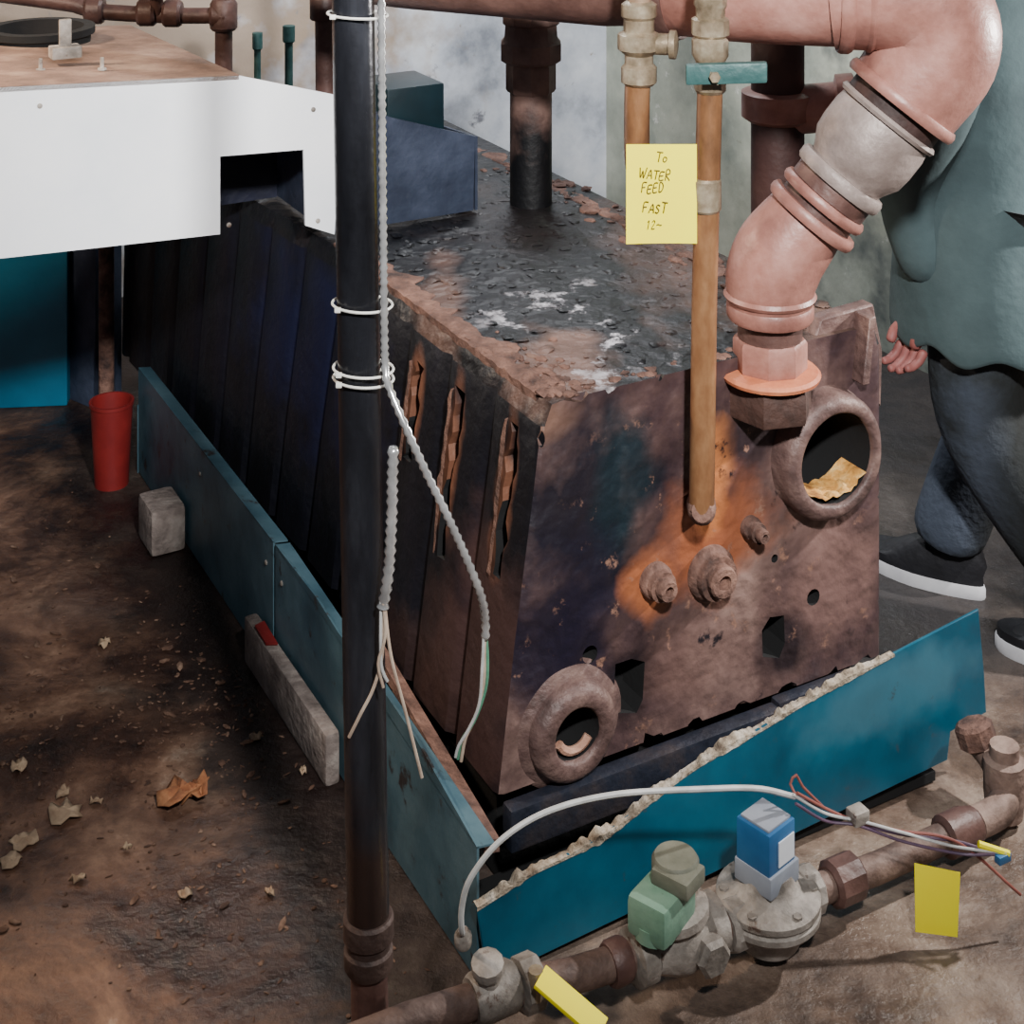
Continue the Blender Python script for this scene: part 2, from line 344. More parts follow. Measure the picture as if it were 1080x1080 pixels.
for k,(u,v_,w,r) in enumerate([(.172,.115,.775,.042),(.160,.112,.70,.020),(.235,.112,.772,.030),(.30,.108,.770,.022),(.40,.110,.772,.022),(.17,.30,.772,.026),(.173,.47,.77,.022),(.17,.66,.772,.024),(.125,.108,.50,.018),(.105,.108,.36,.018),
      (.38,.11,.158,.024),(.47,.11,.160,.022),(.56,.11,.156,.024),(.66,.11,.158,.026),(.76,.11,.158,.020),(.83,.11,.155,.026),(.885,.11,.45,.024),(.885,.11,.34,.022),(.89,.11,.25,.028)]):
    lump(cut,L(u,v_,w),r,k)
boolean(body,cut)
for pl in body.data.polygons:
    n=pl.normal; c=pl.center+BASES[body.name]
    rel=c-ORG; v_=rel.dot(D1); u_=rel.dot(D2)
    if n.dot(ND)>.7 and v_<.135: pl.material_index=1
    elif c.z>.735: pl.material_index=2
    elif v_>.13 and v_<.70 and u_>um_(c.z)+.03 and c.z<.705 and u_<.86: pl.material_index=3
    else: pl.material_index=0
def port(u,w,ro,ri,prot,flare,nm,lab):
    bm=B(); o=L(u,.12,w)
    lathe(bm,o,ND,[(ri+.001,prot-.010),(ri+.002,prot-.003),(ri+.006,prot),(ro-.014,prot+.001),(ro-.006,prot-.004),(ro,prot-.014),(ro+.001,prot-.024),(ro+flare*.45,.004),(ro+flare,-.004)],44,cap0=False,cap1=False)
    for v in bm.verts:
        k=noise.noise(v.co*22); v.co+=(v.co-o).normalized()*k*.003
    pp=mk(nm,bm,m_port,boil,label=lab,sharp=50)
    bm=B(); lathe(bm,o,ND,[(ri-.006,-.165),(ri,-.16),(ri,-.01),(ri+.001,prot-.008)],40,cap1=False); mk('port_bore',bm,m_black,pp)
    return pp
p1=port(PU,PW,.106,.076,.045,.006,'port_flange','round flanged port open to dark inside')
p2=port(.223,.24,.075,.040,.032,.024,'port_flange','small round port open near the base')
bm=B()
rows=[]
for j in range(6):
    vv=.080+j*.013; row=[]
    for i in range(17):
        a=math.radians(222+i*6.8); th=.004+.009*noise.noise(Vector((i*.6,j*.8,2)))+.007*math.sin(i/16*math.pi)
        rr0=.0755-max(0,th)*(1 if 0<i<16 else 0)
        row.append(bm.verts.new(L(PU+rr0*math.cos(a),vv,PW+rr0*math.sin(a))))
    rows.append(row)
for a,c in zip(rows,rows[1:]):
    for i in range(16): bm.faces.new((a[i],a[i+1],c[i+1],c[i]))
mk('yellowed_sealant',bm,M('old_sealant',[(120,70,30),(200,144,70),(230,196,130)],22,.9,0,.5),p1)
bm=B()
pts=[L(.223+.030*math.cos(math.radians(a)),.105,.24+.030*math.sin(math.radians(a))) for a in range(205,340,18)]
sweep(bm,smooth(pts,.01),.007,8); mk('pale_scale',bm,M('pale_scale',[(150,104,84),(200,160,138)],30,.9,0,.5),p2)
def plug(u,w,r):
    bm=B(); o=L(u,.12,w)
    lathe(bm,o,ND,[(r*1.05,-.01),(r*1.05,.010),(r*.95,.016),(r*.9,.017),(r*.86,.028),(r*.62,.028),(r*.62,.040),(r*.55,.044),(r*.30,.044),(r*.28,.032)],28)
    mk('pipe_plug',bm,m_rust,boil,label='rusted threaded round plug')
plug(.494,.413,.042);plug(.3845,.428,.028);plug(.576,.468,.018)
for (vv,w0,w1) in slots:
    bm=B(); n=14; prev=None
    for k in range(n+1):
        w=w0+(w1-w0)*k/n; a=.008+.012*noise.noise(Vector((k*.9,vv*9,3)))
        x0=L(um_(w)-.004,vv+.012-a*.3,w); x1=L(um_(w)-.003,vv+.015+a,w+.003*noise.noise(Vector((k,1,1)))); x2=L(um_(w)+.004,vv+.017+a,w)
        row=[bm.verts.new(x0),bm.verts.new(x1),bm.verts.new(x2)]
        if prev:
            for i in range(2): bm.faces.new((prev[i],prev[i+1],row[i+1],row[i]))
        prev=row
    mk('rust_scale',bm,m_rust,boil,label='flaking rust scale beside a slot')
def strip(u0,u1,v0,v1,w,name,mat,n=110,th=.004):
    bm=B(); prev=None
    for i in range(n+1):
        v=v0+(v1-v0)*i/n
        k1=noise.noise(Vector((v*22,1,0))); k2=noise.noise(Vector((v*13,5,0)))+.6*noise.noise(Vector((v*45,7,0)))
        a=u0+.005*k1; b_=u1+.034*k2; h=th*(.8+1.4*noise.noise(Vector((v*40,9,0))))
        row=[bm.verts.new(L(a,v,w-.012)),bm.verts.new(L(a,v,w+h*.6)),bm.verts.new(L(a+.004,v,w+h)),bm.verts.new(L((a+b_)/2,v,w+.006+th*noise.noise(Vector((v*33,3,3))))),bm.verts.new(L(b_,v,w+.004)),bm.verts.new(L(b_+.002,v,w-.01))]
        if prev:
            for k in range(5): bm.faces.new((prev[k],prev[k+1],row[k+1],row[k]))
        prev=row
    return mk(name,bm,mat,boil,sharp=60)
strip(.186,.230,.16,1.0,.753,'top_scale_edge',m_rust)
strip(.765,.80,.45,1.5,.753,'top_scale_edge',m_rust,th=.007)
random.seed(21)
bm=B()
for k in range(80):
    u=.195+abs(random.gauss(0,.05)); v_=.14+abs(random.gauss(0,.12)); 
    if random.random()<.3: u=random.uniform(.2,.6); v_=random.uniform(.130,.16)
    lump(bm,L(u,v_,.756),random.uniform(.004,.014),k,(1,1,.45),1,.7)
for k in range(70):
    lump(bm,L(random.gauss(.78,.035),random.uniform(.35,1.35),.757),random.uniform(.005,.020),k,(1,1.3,.5),1,.8)
mk('rust_crust',bm,m_rust,boil,kind='stuff',sm=False)
bm=B()
for k in range(420):
    lump(bm,L(random.uniform(.24,.84),random.uniform(.15,1.3),.757),random.uniform(.003,.012),k,(random.uniform(.8,1.8),random.uniform(.8,1.8),.28),1,.8)
mk('soot_crust',bm,m_top,boil,kind='stuff',sm=True,sharp=60)
bm=B()
prism(bm,[L(.70,.13,.70),L(.74,.13,.785),L(.86,.13,.79),L(.882,.13,.70),L(.878,.13,.60),L(.80,.13,.66)],D1*.03,.004)
prism(bm,[L(.80,.09,.67),L(.815,.09,.67),L(.83,.09,.785),L(.815,.09,.785)],D1*.05,.002)
mk('corner_lug',bm,m_port,boil)
bm=B(); ubox(bm,.12,.85,.17,1.76,.0,.18,.01); mk('firebox_base',bm,m_black,boil)
m_dbs=M('dark_blue_steel',[(16,18,26),(38,42,54),(66,58,58)],10,.45,.3,.3)
bm=B(); ubox(bm,.10,.62,.085,.115,.10,.165,.006); ubox(bm,.62,.84,.095,.12,.13,.17,.006); mk('burner_rail',bm,m_dbs,boil,label='dark steel rail under the front section')

# ---------------- base pan (teal jacket)
pan=thing('boiler_base_jacket','teal sheet metal base jacket around the boiler, loose front panel','jacket',L(0,1,0))
PE=1.79
def side_top(v): return .195+.05*min(1,v/.25)+ (.012 if v>.6 else 0)
def sidepanel(v0,v1):
    bm=B(); a=[L(0,v0,.004),L(0,v1,.004)]; n=8
    for i in range(n,-1,-1):
        v=v0+(v1-v0)*i/n; a.append(L(0,v,side_top(v)))
    prism(bm,a,D2*.004); 
    b=[L(0,v0,side_top(v0)),L(0,v1,side_top(v1)),L(.03,v1,side_top(v1)-.004),L(.03,v0,side_top(v0)-.004)]
    prism(bm,b,(0,0,-.003)); return bm
s1=mk('side_panel',sidepanel(.006,.836),m_blue_side,pan)
s2=mk('side_panel',sidepanel(.848,PE),m_blue_side,pan)
bm=B(); ubox(bm,.004,.008,.80,.88,.01,.25); mk('seam_backing',bm,m_black,pan)
for (pv,pw,par) in [(.80,.20,s1),(.80,.06,s1),(.885,.20,s2),(.885,.06,s2),(1.3,.2,s2),(.40,.19,s1)]:
    bm=B(); lathe(bm,L(0,pv,pw),-D2,[(.005,-.001),(.005,.0015),(.003,.003)],10); mk('screw',bm,m_alu,par)
bm=B(); prism(bm,[L(-.002,PE,.0),L(.95,PE,0),L(.95,PE,.165),L(-.002,PE,.165)],D1*.004); mk('rear_panel',bm,m_blue_side,pan)
tops=[(-.0075,.12),(.04,.130),(.0865,.140),(.15,.144),(.2174,.152),(.304,.181),(.3835,.2035),(.5026,.222),(.598,.239),(.78,.262),(.973,.285)]
bm=B()
pts=[L(.010,-.004,.008),L(.90,-.004,.046),L(.905,-.004,.095),L(.9915,-.004,.100),L(.985,-.004,.17)]+[L(u,-.004,w) for u,w in tops[::-1]]
prism(bm,pts,D1*-.005,.0015)
fp=mk('front_panel',bm,m_blue,pan,label='teal enamel front panel sitting askew')
bm=B(); prev=None
P=smooth([L(u,-.002,w) for u,w in tops[:10]],.004)
for k,q in enumerate(P):
    nn=noise.noise(Vector((k*.05,3,1)))+.6*noise.noise(Vector((k*.31,8,1)))
    hgt=max(.0,.004+.016*nn)
    row=[bm.verts.new(q-UP*(.004+.006*max(0,nn))-D1*.008),bm.verts.new(q+UP*(hgt*.45)-D1*.008),bm.verts.new(q+UP*hgt+D1*.004),bm.verts.new(q-UP*.004+D1*(.010+.012*nn))]
    if prev:
        for i in range(3): bm.faces.new((prev[i],prev[i+1],row[i+1],row[i]))
    prev=row
mk('torn_insulation_edge',bm,m_ins,fp,sharp=60)
bm=B(); ubox(bm,.02,.89,.01,.16,.004,.02); mk('drip_tray',bm,m_black,pan)
bm=B(); prism(bm,[L(.02,.02,.19),L(.045,.02,.185),L(.075,.60,.235),L(.055,.60,.24)],(0,0,-.02)); mk('inner_angle',bm,m_rust,pan)

# ---------------- white draft hood on top
hood=thing('jacket_hood','white painted sheet metal hood panel resting across the boiler','hood',L(0,1.02,.76))
bm=B()
prism(bm,[L(u,1.02,w) for u,w in [(-.95,.846),(-.048,.804),(-.048,.959),(.129,.950),(.133,.794),(.197,.766),(.212,1.050),(-.009,1.116),(-.95,1.17)]],D1*.006)
fs_=mk('front_sheet',bm,m_white,hood)
for (u,w) in [(-.03,.82),(.16,.80),(.15,1.03),(-.40,1.10)]:
    bm=B(); lathe(bm,L(u,1.02,w),ND,[(.005,-.001),(.005,.002),(.002,.003)],10); mk('screw',bm,m_alu,fs_)
bm=B(); prism(bm,[L(u,1.03,w) for u,w in [(.20,.766),(.525,.765),(.53,.925),(.33,.99),(.20,1.052)]],D1*.006); 
prism(bm,[L(.53,1.03,.765),L(.53,1.35,.765),L(.53,1.35,.90),L(.53,1.03,.925)],D2*.006)
mk('side_sheet',bm,m_bluedark,hood,label='right part of the hood, its shade painted blue grey')  # hood continues here; its shadow is put into the sheet colour
bm=B(); prism(bm,[L(-.95,1.02,1.17),L(-.009,1.02,1.118),L(-.009,1.84,1.085),L(-.95,1.84,1.12)],(0,0,-.01)); mk('top_sheet',bm,m_dusty,hood,label='dusty brown top sheet')
bm=B(); prism(bm,[L(-.009,1.02,1.112),L(-.009,1.84,1.08),L(-.009,1.84,.97),L(-.009,1.06,.97)],D2*-.006); prism(bm,[L(-.95,1.82,.85),L(-.01,1.82,.80),L(-.01,1.82,1.08),L(-.95,1.82,1.1)],D1*.006); prism(bm,[L(-.01,1.06,.97),L(.20,1.06,.97),L(.20,1.3,.97),L(-.01,1.3,.97)],UP*.005); prism(bm,[L(.19,1.03,.765),L(.19,1.35,.765),L(.19,1.35,.97),L(.19,1.03,.97)],D2*.006); mk('inner_sheet',bm,m_bluedark,hood)
bm=B(); prism(bm,[L(-.04,1.34,.762),L(.19,1.34,.762),L(.19,1.34,.97),L(-.04,1.34,.97)],D1*.006); mk('notch_dark_sheet',bm,M('blue_black_notch_sheet',[(10,12,26),(20,24,46)],6,.5,0,.2),hood)  # added dark sheet that gives the notch its dark interior
bm=B(); ubox(bm,.33,.465,1.05,1.2,.93,1.045,.004); mk('damper_box',bm,M('dark_teal_box',[(8,26,32),(16,40,48)],8,.4,0,.05),hood)
bm=B(); lathe(bm,L(-.27,1.62,1.085),UP,[(.11,0),(.11,.035),(.12,.04),(.12,.055),(.095,.055),(.095,.01)],40,cap1=False)
mk('flue_collar',bm,m_black,hood,label='dark round flue collar')
lb=thing('latch_bracket','small steel latch bracket lying on the dusty hood top','bracket',L(-.30,1.25,1.13))
bm=B(); box(bm,L(-.30,1.25,1.152),(.03,.02,.012),None,.003); mk('bracket_foot',bm,m_alu,lb)
bm=B(); box(bm,L(-.30,1.25,1.19),(.012,.006,.028),None,.002); mk('latch_tongue',bm,m_alu,lb)
for u_,v_ in [(-.36,1.2),(-.25,1.15)]:
    bm=B(); lathe(bm,L(u_,v_,1.128),UP,[(.009,0),(.009,.004),(.004,.005),(.004,.025)],8); mk('screw',bm,m_alu,label='small loose screw standing on the hood',cat='screw')

# ---------------- pipes at back left
def pipe_thing(name,label,parts,base,cat='pipe'):
    t=thing(name,label,cat,base)
    for nm,b_,mt in parts: mk(nm,b_,mt,t)
    return t
a=B(); sweep(a,smooth([(-1.5,4.3,1.10),(-1.2,4.3,1.06),(-1.143,4.3,1.042),(-.935,4.3,1.03),(-.79,4.3,1.03)],.03),.022,14)
b2=B(); sweep(b2,[(-.79,4.3,0),(-.79,4.3,1.08)],.024,14)
fits=[]
for x in(-1.143,-1.0,-.93,-.80):
    c=B(); lathe(c,(x-.025,4.3,1.03+(-.79-x)*.04),(1,0,0),[(.032,0),(.038,.008),(.038,.042),(.032,.05)],16); fits.append(('pipe_coupling',c,m_brownpipe))
c=B(); lathe(c,(-.79,4.3,.99),UP,[(.032,0),(.038,.008),(.038,.072),(.030,.085)],16); fits.append(('pipe_tee',c,m_brownpipe))
c=B(); lathe(c,(-.97,4.3,1.02),(0,-.3,1),[(.018,0),(.018,.07),(.03,.075),(.03,.09)],12); fits.append(('valve_stem',c,m_brownpipe))
pipe_thing('pipe_run','rust red threaded pipe run with tees and valves by the wall',[('horizontal_pipe',a,m_brownpipe),('vertical_pipe',b2,m_brownpipe)]+fits,(-.79,4.3,0))
for (x,top,r) in [(-.64,.965,.012),(-.73,.945,.010)]:
    bm=B(); lathe(bm,(x,4.50,0),UP,[(r,0),(r,top-.05),(r*1.5,top-.045),(r*1.5,top)],12); mk('capped_pipe',bm,m_tealh,label='small teal capped pipe beside the wall',cat='pipe')
a=B(); sweep(a,[L(.416,1.6,.757),L(.40,1.6,2.6)],.027,18)
b2=B(); lathe(b2,L(.409,1.6,1.1),UP,[(.034,0),(.036,.004),(.036,.05),(.034,.054)],18)
pipe_thing('vertical_pipe','dark rusty vertical pipe rising behind the hood',[('pipe_shaft',a,m_brownpipe),('coupling',b2,m_brownpipe)],L(.416,1.6,.757))
t=thing('jacket_box','teal blue sheet metal jacket box standing on the floor','cabinet',(-1.28,4.3,0))
m_tj=M('teal_jacket',[(14,84,112),(26,104,134)],4,.42,0,.05)
bm=B(); box(bm,(-1.36,4.28,.42),(.16,.09,.42),(Vector((1,0.1,0)).normalized(),Vector((-.1,1,0)).normalized(),UP),.006); mk('cabinet_shell',bm,m_tj,t)
bm=B(); box(bm,(-1.155,4.27,.42),(.045,.09,.42),(Vector((.6,.8,0)).normalized(),Vector((-.8,.6,0)).normalized(),UP),.006); mk('corner_flange',bm,m_bluedark,t)
bm=B(); lathe(bm,(-1.06,4.10,0),UP,[(.02,0),(.02,.75)],14); mk('rusty_post',bm,m_rust,label='thin rusty brown upright post beside the jacket box',cat='post')
bk=thing('bucket','small red plastic bucket on floor beside the jacket','bucket',(-.962,3.77,0))
bm=B(); lathe(bm,(-.962,3.77,0),UP,[(.040,0),(.050,.19),(.053,.192),(.053,.2),(.047,.2),(.038,.01)],32,cap1=True); mk('bucket_shell',bm,m_red,bk)
bm=B(); lathe(bm,(-.962,3.77,.0),UP,[(.044,.15),(.044,.155)],32); mk('dark_contents',bm,m_black,bk)
bm=B(); ubox(bm,-.085,-.006,1.38,1.49,0,.10,.012); mk('concrete_block',bm,m_conc,label='chipped grey block wedged against the jacket',cat='block')
bm=B(); ubox(bm,-.034,-.006,.50,.92,0,.09,.008); mk('concrete_block',bm,m_conc,label='long pale grey block lying along the jacket foot',cat='block')
bm=B(); prism(bm,[L(-.032,.80,.092),L(-.012,.79,.092),L(-.010,.87,.094),L(-.032,.86,.096)],(0,0,.004)); mk('red_scrap',bm,m_red,label='small red plastic scrap on the grey block',cat='scrap',sm=False)

# ---------------- pole
pole=thing('support_pole','dark steel support pole with coupling near the floor','pole',(-.189,2.1,0))
def px(z): return -.189-.0165*z
bm=B(); sweep(bm,[(px(.19),2.1,.19),(px(1.3),2.1,1.3),(px(2.65),2.1,2.65)],.0285,28); mk('pole_shaft',bm,m_pole,pole)
bm=B(); sweep(bm,[(px(0),2.1,0.005),(px(.19),2.1,.19)],.025,24); mk('pole_foot',bm,m_brownpipe,pole)
bm=B(); lathe(bm,(px(0),2.1,0),UP,[(.06,0),(.06,.01),(.03,.015)],24); mk('floor_flange',bm,m_brownpipe,pole)
bm=B(); lathe(bm,(px(.19),2.1,.15),UP,[(.030,0),(.033,.005),(.033,.026),(.030,.03),(.030,.038),(.034,.043),(.034,.068),(.031,.072)],28); mk('coupling',bm,M('rusty_coupling',[(60,46,42),(104,84,76)],20,.6,.2,.4),pole)
for w in (1.426,1.039,.953,.940):
    bm=B(); ring_tube(bm,(px(w)+.006,2.098,w),(0.05,0,1),.0335,.0018,36,6,1.2,(1,0,0)); 
    box(bm,(px(w)+.006-.030,2.072,w+.001),(.004,.003,.003),(Vector((1,0,0)),Vector((0,1,0)),UP),.001)
    mk('cable_tie',bm,m_tie,label='white nylon cable tie around the steel pole',cat='cable tie',group='cable ties on the pole')
def conduit(pts,r,mat,name,parent,pitch=.0055):
    P=smooth(pts,pitch); bm=B(); sweep(bm,P,[r*(1.0 if i%2 else .66) for i in range(len(P))],12); return mk(name,bm,mat,parent,sharp=80)
def wire(pts,r,mat,name,parent):
    bm=B(); P=smooth(pts,.008); sweep(bm,P,r,8); return mk(name,bm,mat,parent)
c1=thing('flexible_conduit','long silver flexible metal conduit tied to pole, wires exposed','conduit',(-.17,2.06,.6))
conduit([(-.182,2.062,2.3),(-.175,2.064,1.6),(-.172,2.066,1.45),(-.171,2.066,1.262),(-.169,2.066,1.075),(-.167,2.066,.968),(-.159,2.05,.943),(-.135,2.03,.898),(-.110,2.03,.843),(-.086,2.03,.794),(-.059,2.04,.728),(-.040,2.05,.673),(-.035,2.06,.636),(-.035,2.06,.612)],.0062,m_galv,'conduit_sheath',c1)
wire([(-.035,2.06,.62),(-.036,2.06,.593),(-.037,2.06,.555),(-.047,2.06,.512),(-.061,2.06,.483),(-.067,2.06,.452)],.0022,m_wirew,'wire',c1)
wire([(-.034,2.062,.62),(-.032,2.06,.58),(-.035,2.06,.545),(-.050,2.058,.505),(-.066,2.06,.480),(-.071,2.06,.455)],.0020,m_wireg,'wire',c1)
wire([(-.037,2.058,.62),(-.039,2.056,.58),(-.043,2.056,.53),(-.056,2.056,.498),(-.070,2.056,.475),(-.074,2.056,.46)],.0020,m_cable,'wire',c1)
c2=thing('flexible_conduit','short silver flexible conduit hanging by pole with frayed wires','conduit',(-.16,2.06,.65))
conduit([(-.156,2.062,.864),(-.1575,2.06,.82),(-.158,2.06,.779),(-.162,2.06,.705),(-.1695,2.06,.655)],.0085,m_galv,'conduit_sheath',c2,.006)
wire([(-.171,2.06,.665),(-.169,2.058,.605),(-.180,2.055,.555),(-.198,2.05,.52),(-.213,2.05,.490)],.0022,m_wirew,'wire',c2)
wire([(-.168,2.06,.665),(-.159,2.058,.593),(-.139,2.055,.518),(-.118,2.055,.434)],.0022,m_wirew,'wire',c2)
wire([(-.172,2.058,.665),(-.172,2.055,.60),(-.170,2.055,.575),(-.163,2.055,.560)],.0022,m_cable,'wire',c2)
wire([(-.169,2.056,.665),(-.166,2.055,.62),(-.175,2.052,.585),(-.168,2.05,.555)],.0020,m_wirew,'wire',c2)

# ---------------- big steam riser
Yb=2.64
rs=thing('steam_riser_pipe','thick red oxide painted steam pipe rising from the boiler','pipe',(.434,Yb,.68))
bm=B(); lathe(bm,(.434,Yb,.66),UP,[(.072,0),(.074,.006),(.074,.05),(.068,.058)],6,phase=.3); mk('hex_bushing',bm,M('dark_rust',[(44,30,26),(84,58,50)],20,.7,.1,.4),rs)
bm=B(); lathe(bm,(.434,Yb,.720),UP,[(.060,0),(.083,.002),(.085,.008),(.080,.013),(.060,.016)],40); mk('orange_sealing_ring',bm,M('orange_gasket',[(170,92,62),(204,126,88)],20,.6,0,.2),rs)
bm=B(); lathe(bm,(.434,Yb,.733),UP,[(.058,0),(.062,.006),(.062,.048),(.058,.054)],8,phase=.2); mk('hex_coupling',bm,m_pink,rs)
bm=B(); lathe(bm,(.434,Yb,.785),UP,[(.054,0),(.054,.05)],32); mk('nipple',bm,m_brownpipe,rs)
def collar(c,d,r,t,mat,nm,b_=.006):
    bm=B(); c=Vector(c); d=Vector(d).normalized(); lathe(bm,c-d*t/2,d,[(r*.8,0),(r-b_*.6,0),(r,b_),(r,t-b_),(r-b_*.6,t),(r*.8,t)],44); return mk(nm,bm,mat,rs)
bm=B(); P=smooth([(.434,Yb,.83),(.434,Yb,.855),(.4365,Yb,.89),(.450,Yb,.925),(.4724,Yb,.956),(.497,Yb,.987)],.008); sweep(bm,P,[.068+.009*math.sin(math.pi*min(1,i/(len(P)-1))) for i in range(len(P))],44)
mk('lower_elbow',bm,m_pink,rs)
dd=Vector((.6156,0,.788))
collar((.434,Yb,.833),UP,.073,.028,m_pink,'elbow_rim'); collar((.434,Yb,.858),UP,.078,.012,m_pink,'elbow_rim')
A=Vector((.4674,Yb,.9434))
collar(A+dd*.060,dd,.083,.02,m_pink,'elbow_rim')
bm=B(); lathe(bm,A+dd*.06,dd,[(.066,0),(.066,.04),(.070,.042),(.070,.075),(.062,.08),(.062,.36)],40); mk('nipple',bm,m_brownpipe,rs)
collar(A+dd*.092,dd,.079,.018,m_pink,'union_rim')
collar(A+dd*.138,dd,.080,.024,m_union,'union_rim')
bm=B(); lathe(bm,A+dd*.150,dd,[(.066,0),(.070,.01),(.084,.035),(.087,.06),(.087,.095),(.084,.11),(.076,.114)],44); mk('union_body',bm,m_union,rs)
collar(A+dd*.268,dd,.093,.012,m_union,'union_rim')
bm=B(); lathe(bm,A+dd*.272,dd,[(.084,0),(.084,.03)],40); mk('dark_thread',bm,M('dark_thread',[(34,22,20),(60,38,34)],20,.7,0,.3),rs)
collar(A+dd*.306,dd,.104,.020,m_pink,'elbow_rim')
bm=B()
q=[A+dd*.30,A+dd*.34,(.712,Yb,1.262),(.716,Yb,1.31),(.690,Yb,1.352),(.640,Yb,1.367),(.585,Yb+.01,1.366),(.54,Yb+.02,1.362)]
P=smooth(q,.012); n=len(P); sweep(bm,P,[.095+.008*math.sin(math.pi*i/(n-1)) for i in range(n)],48); mk('upper_elbow',bm,m_pink,rs)
bm=B(); q=[(.58,Yb+.012,1.366),(.5465,2.66,1.362),(.3915,2.7,1.362),(.31,2.77,1.358),(.2707,2.80,1.356)]
P=smooth(q,.02); sweep(bm,P,.090,44); mk('header_pipe',bm,m_pink,rs)
collar((.560,2.655,1.365),(-.99,.1,0),.104,.024,m_pink,'elbow_rim'); collar((.60,2.648,1.367),(-.99,.1,0),.1035,.012,m_pink,'elbow_rim')
collar((.285,2.79,1.357),(-.8,.55,0),.098,.05,m_brownpipe,'header_coupling')
bm=B(); sweep(bm,[(.28,2.79,1.350),(.172,2.86,1.335),(-.206,3.1,1.325),(-.9,3.55,1.33)],.066,36); mk('header_pipe',bm,m_brownpipe,rs)
a=B(); sweep(a,[L(.675,1.04,.757),L(.675,1.04,1.0),L(.675,1.04,1.28)],.047,30)
b2=B(); lathe(b2,L(.675,1.04,1.005),UP,[(.052,0),(.056,.006),(.056,.06),(.052,.066)],8)
b3=B(); lathe(b3,L(.675,1.04,1.07),UP,[(.058,0),(.070,.008),(.070,.045),(.062,.055),(.060,.085),(.066,.09),(.066,.15),(.055,.16)],10)
pipe_thing('riser_pipe','brown painted vertical pipe with octagonal coupling on the boiler top',[('pipe_shaft',a,m_riser),('hex_coupling',b2,m_riser),('hex_coupling',b3,m_riser)],L(.675,1.04,.757))
a=B(); sweep(a,[(.55,3.25,0),(.55,3.25,1.6)],.055,28)
b2=B(); lathe(b2,(.55,3.25,1.0),UP,[(.06,0),(.075,.01),(.075,.06),(.062,.065)],28)
b3=B(); lathe(b3,(.55,3.25,1.02),(1,-.15,.12),[(.05,0),(.05,.12),(.065,.125),(.065,.16),(.05,.165)],24)
pipe_thing('vertical_pipe','dark red vertical pipe with branch fitting beyond the boiler',[('pipe_shaft',a,M('dark_oxide',[(44,26,25),(70,44,40)],8,.6,0,.2)),('collar',b2,m_pink),('branch_fitting',b3,m_pink)],(.55,3.25,0))

# ---------------- copper feed pipes
cp=thing('copper_water_pipe','copper water feed pipe with brass union and teal valve lever','pipe',(.305,2.52,.56))
bm=B(); sweep(bm,[(.3045,2.52,.555),(.309,2.52,.9),(.318,2.52,1.235)],.0205,24); mk('copper_tube',bm,m_copper,cp)
bm=B(); sweep(bm,[(.3185,2.52,1.30),(.321,2.52,1.9)],.0175,24); mk('copper_tube',bm,m_copperg,cp)
bm=B()
lathe(bm,(.318,2.52,1.225),UP,[(.022,0),(.026,.005),(.026,.03),(.022,.035),(.024,.05),(.030,.06),(.030,.085),(.024,.09)],10); mk('brass_valve_body',bm,m_brass,cp)
bm=B(); lathe(bm,(.3185,2.52,1.315),UP,[(.026,0),(.031,.004),(.031,.028),(.024,.032),(.024,.045),(.027,.05),(.027,.062),(.02,.07)],10); mk('brass_union',bm,m_brass,cp)
bm=B(); lathe(bm,(.318,2.50,1.262),(.2,-1,0),[(.014,0),(.014,.03)],12); mk('valve_stem',bm,m_brass,cp)
bm=B()
hd=Vector((.99,-.1,.05)).normalized()
box(bm,Vector((.338,2.475,1.266)),(.064,.009,.0165),(hd,Vector((.1,.99,0)).normalized(),UP),.005)
mk('valve_lever',bm,m_tealh,cp,label='teal coated flat valve lever')
bm=B(); lathe(bm,(.318,2.466,1.262),(.1,-1,0),[(.009,0),(.009,.006)],6); mk('lever_nut',bm,m_brass,cp)
bm=B(); lathe(bm,(.3045,2.52,.555),(.1,.95,-.3),[(.016,-.02),(.022,-.01),(.024,.02),(.024,.11)],16); mk('boss_fitting',bm,m_rust,cp)
bm=B(); lathe(bm,(.311,2.52,1.035),UP,[(.022,0),(.025,.004),(.025,.05),(.022,.054)],18); mk('brass_tee',bm,m_brass,cp)
c3=thing('copper_water_pipe','aged copper pipe with brass valve carrying yellow note','pipe',(.209,2.62,1.06))
bm=B(); sweep(bm,smooth([(.212,2.62,1.25),(.209,2.62,1.2),(.209,2.62,1.10),(.215,2.615,1.072),(.24,2.59,1.062),(.286,2.54,1.062)],.02),.0215,20); mk('copper_tube',bm,m_copper,c3)
bm=B(); sweep(bm,[(.212,2.62,1.25),(.213,2.62,1.6),(.215,2.62,2.0)],.019,20); mk('copper_tube',bm,m_copperg,c3)
bm=B()
lathe(bm,(.212,2.62,1.215),UP,[(.024,0),(.030,.005),(.030,.03),(.024,.036),(.024,.05),(.036,.06),(.036,.085),(.026,.09),(.026,.11),(.030,.115),(.030,.135),(.022,.14)],12); mk('brass_valve_body',bm,m_brass,c3)
bm=B(); lathe(bm,(.212,2.62,1.285),(1,-.25,0),[(.018,0),(.018,.05),(.024,.052),(.024,.062),(.012,.065)],14); mk('valve_stem',bm,m_brass,c3)
nt1=thing('paper_note','yellow handwritten paper note hanging on the copper pipes','note',(.238,2.488,.99))
bm=B()
rows=[]
nx,nz_=8,10
xd=Vector((.1133,.008,-.002)); yd=Vector((.001,.012,.155)); o0=Vector((.181,2.488,.992))
for th in (0,1):
    for i in range(nx+1):
        for j in range(nz_+1):
            s=i/nx;tt=j/nz_
            rows.append(bm.verts.new(o0+xd*s+yd*tt+Vector((0,.003*math.sin(s*3)*(1-tt)+th*.0008,0))))
n1=(nx+1)*(nz_+1)
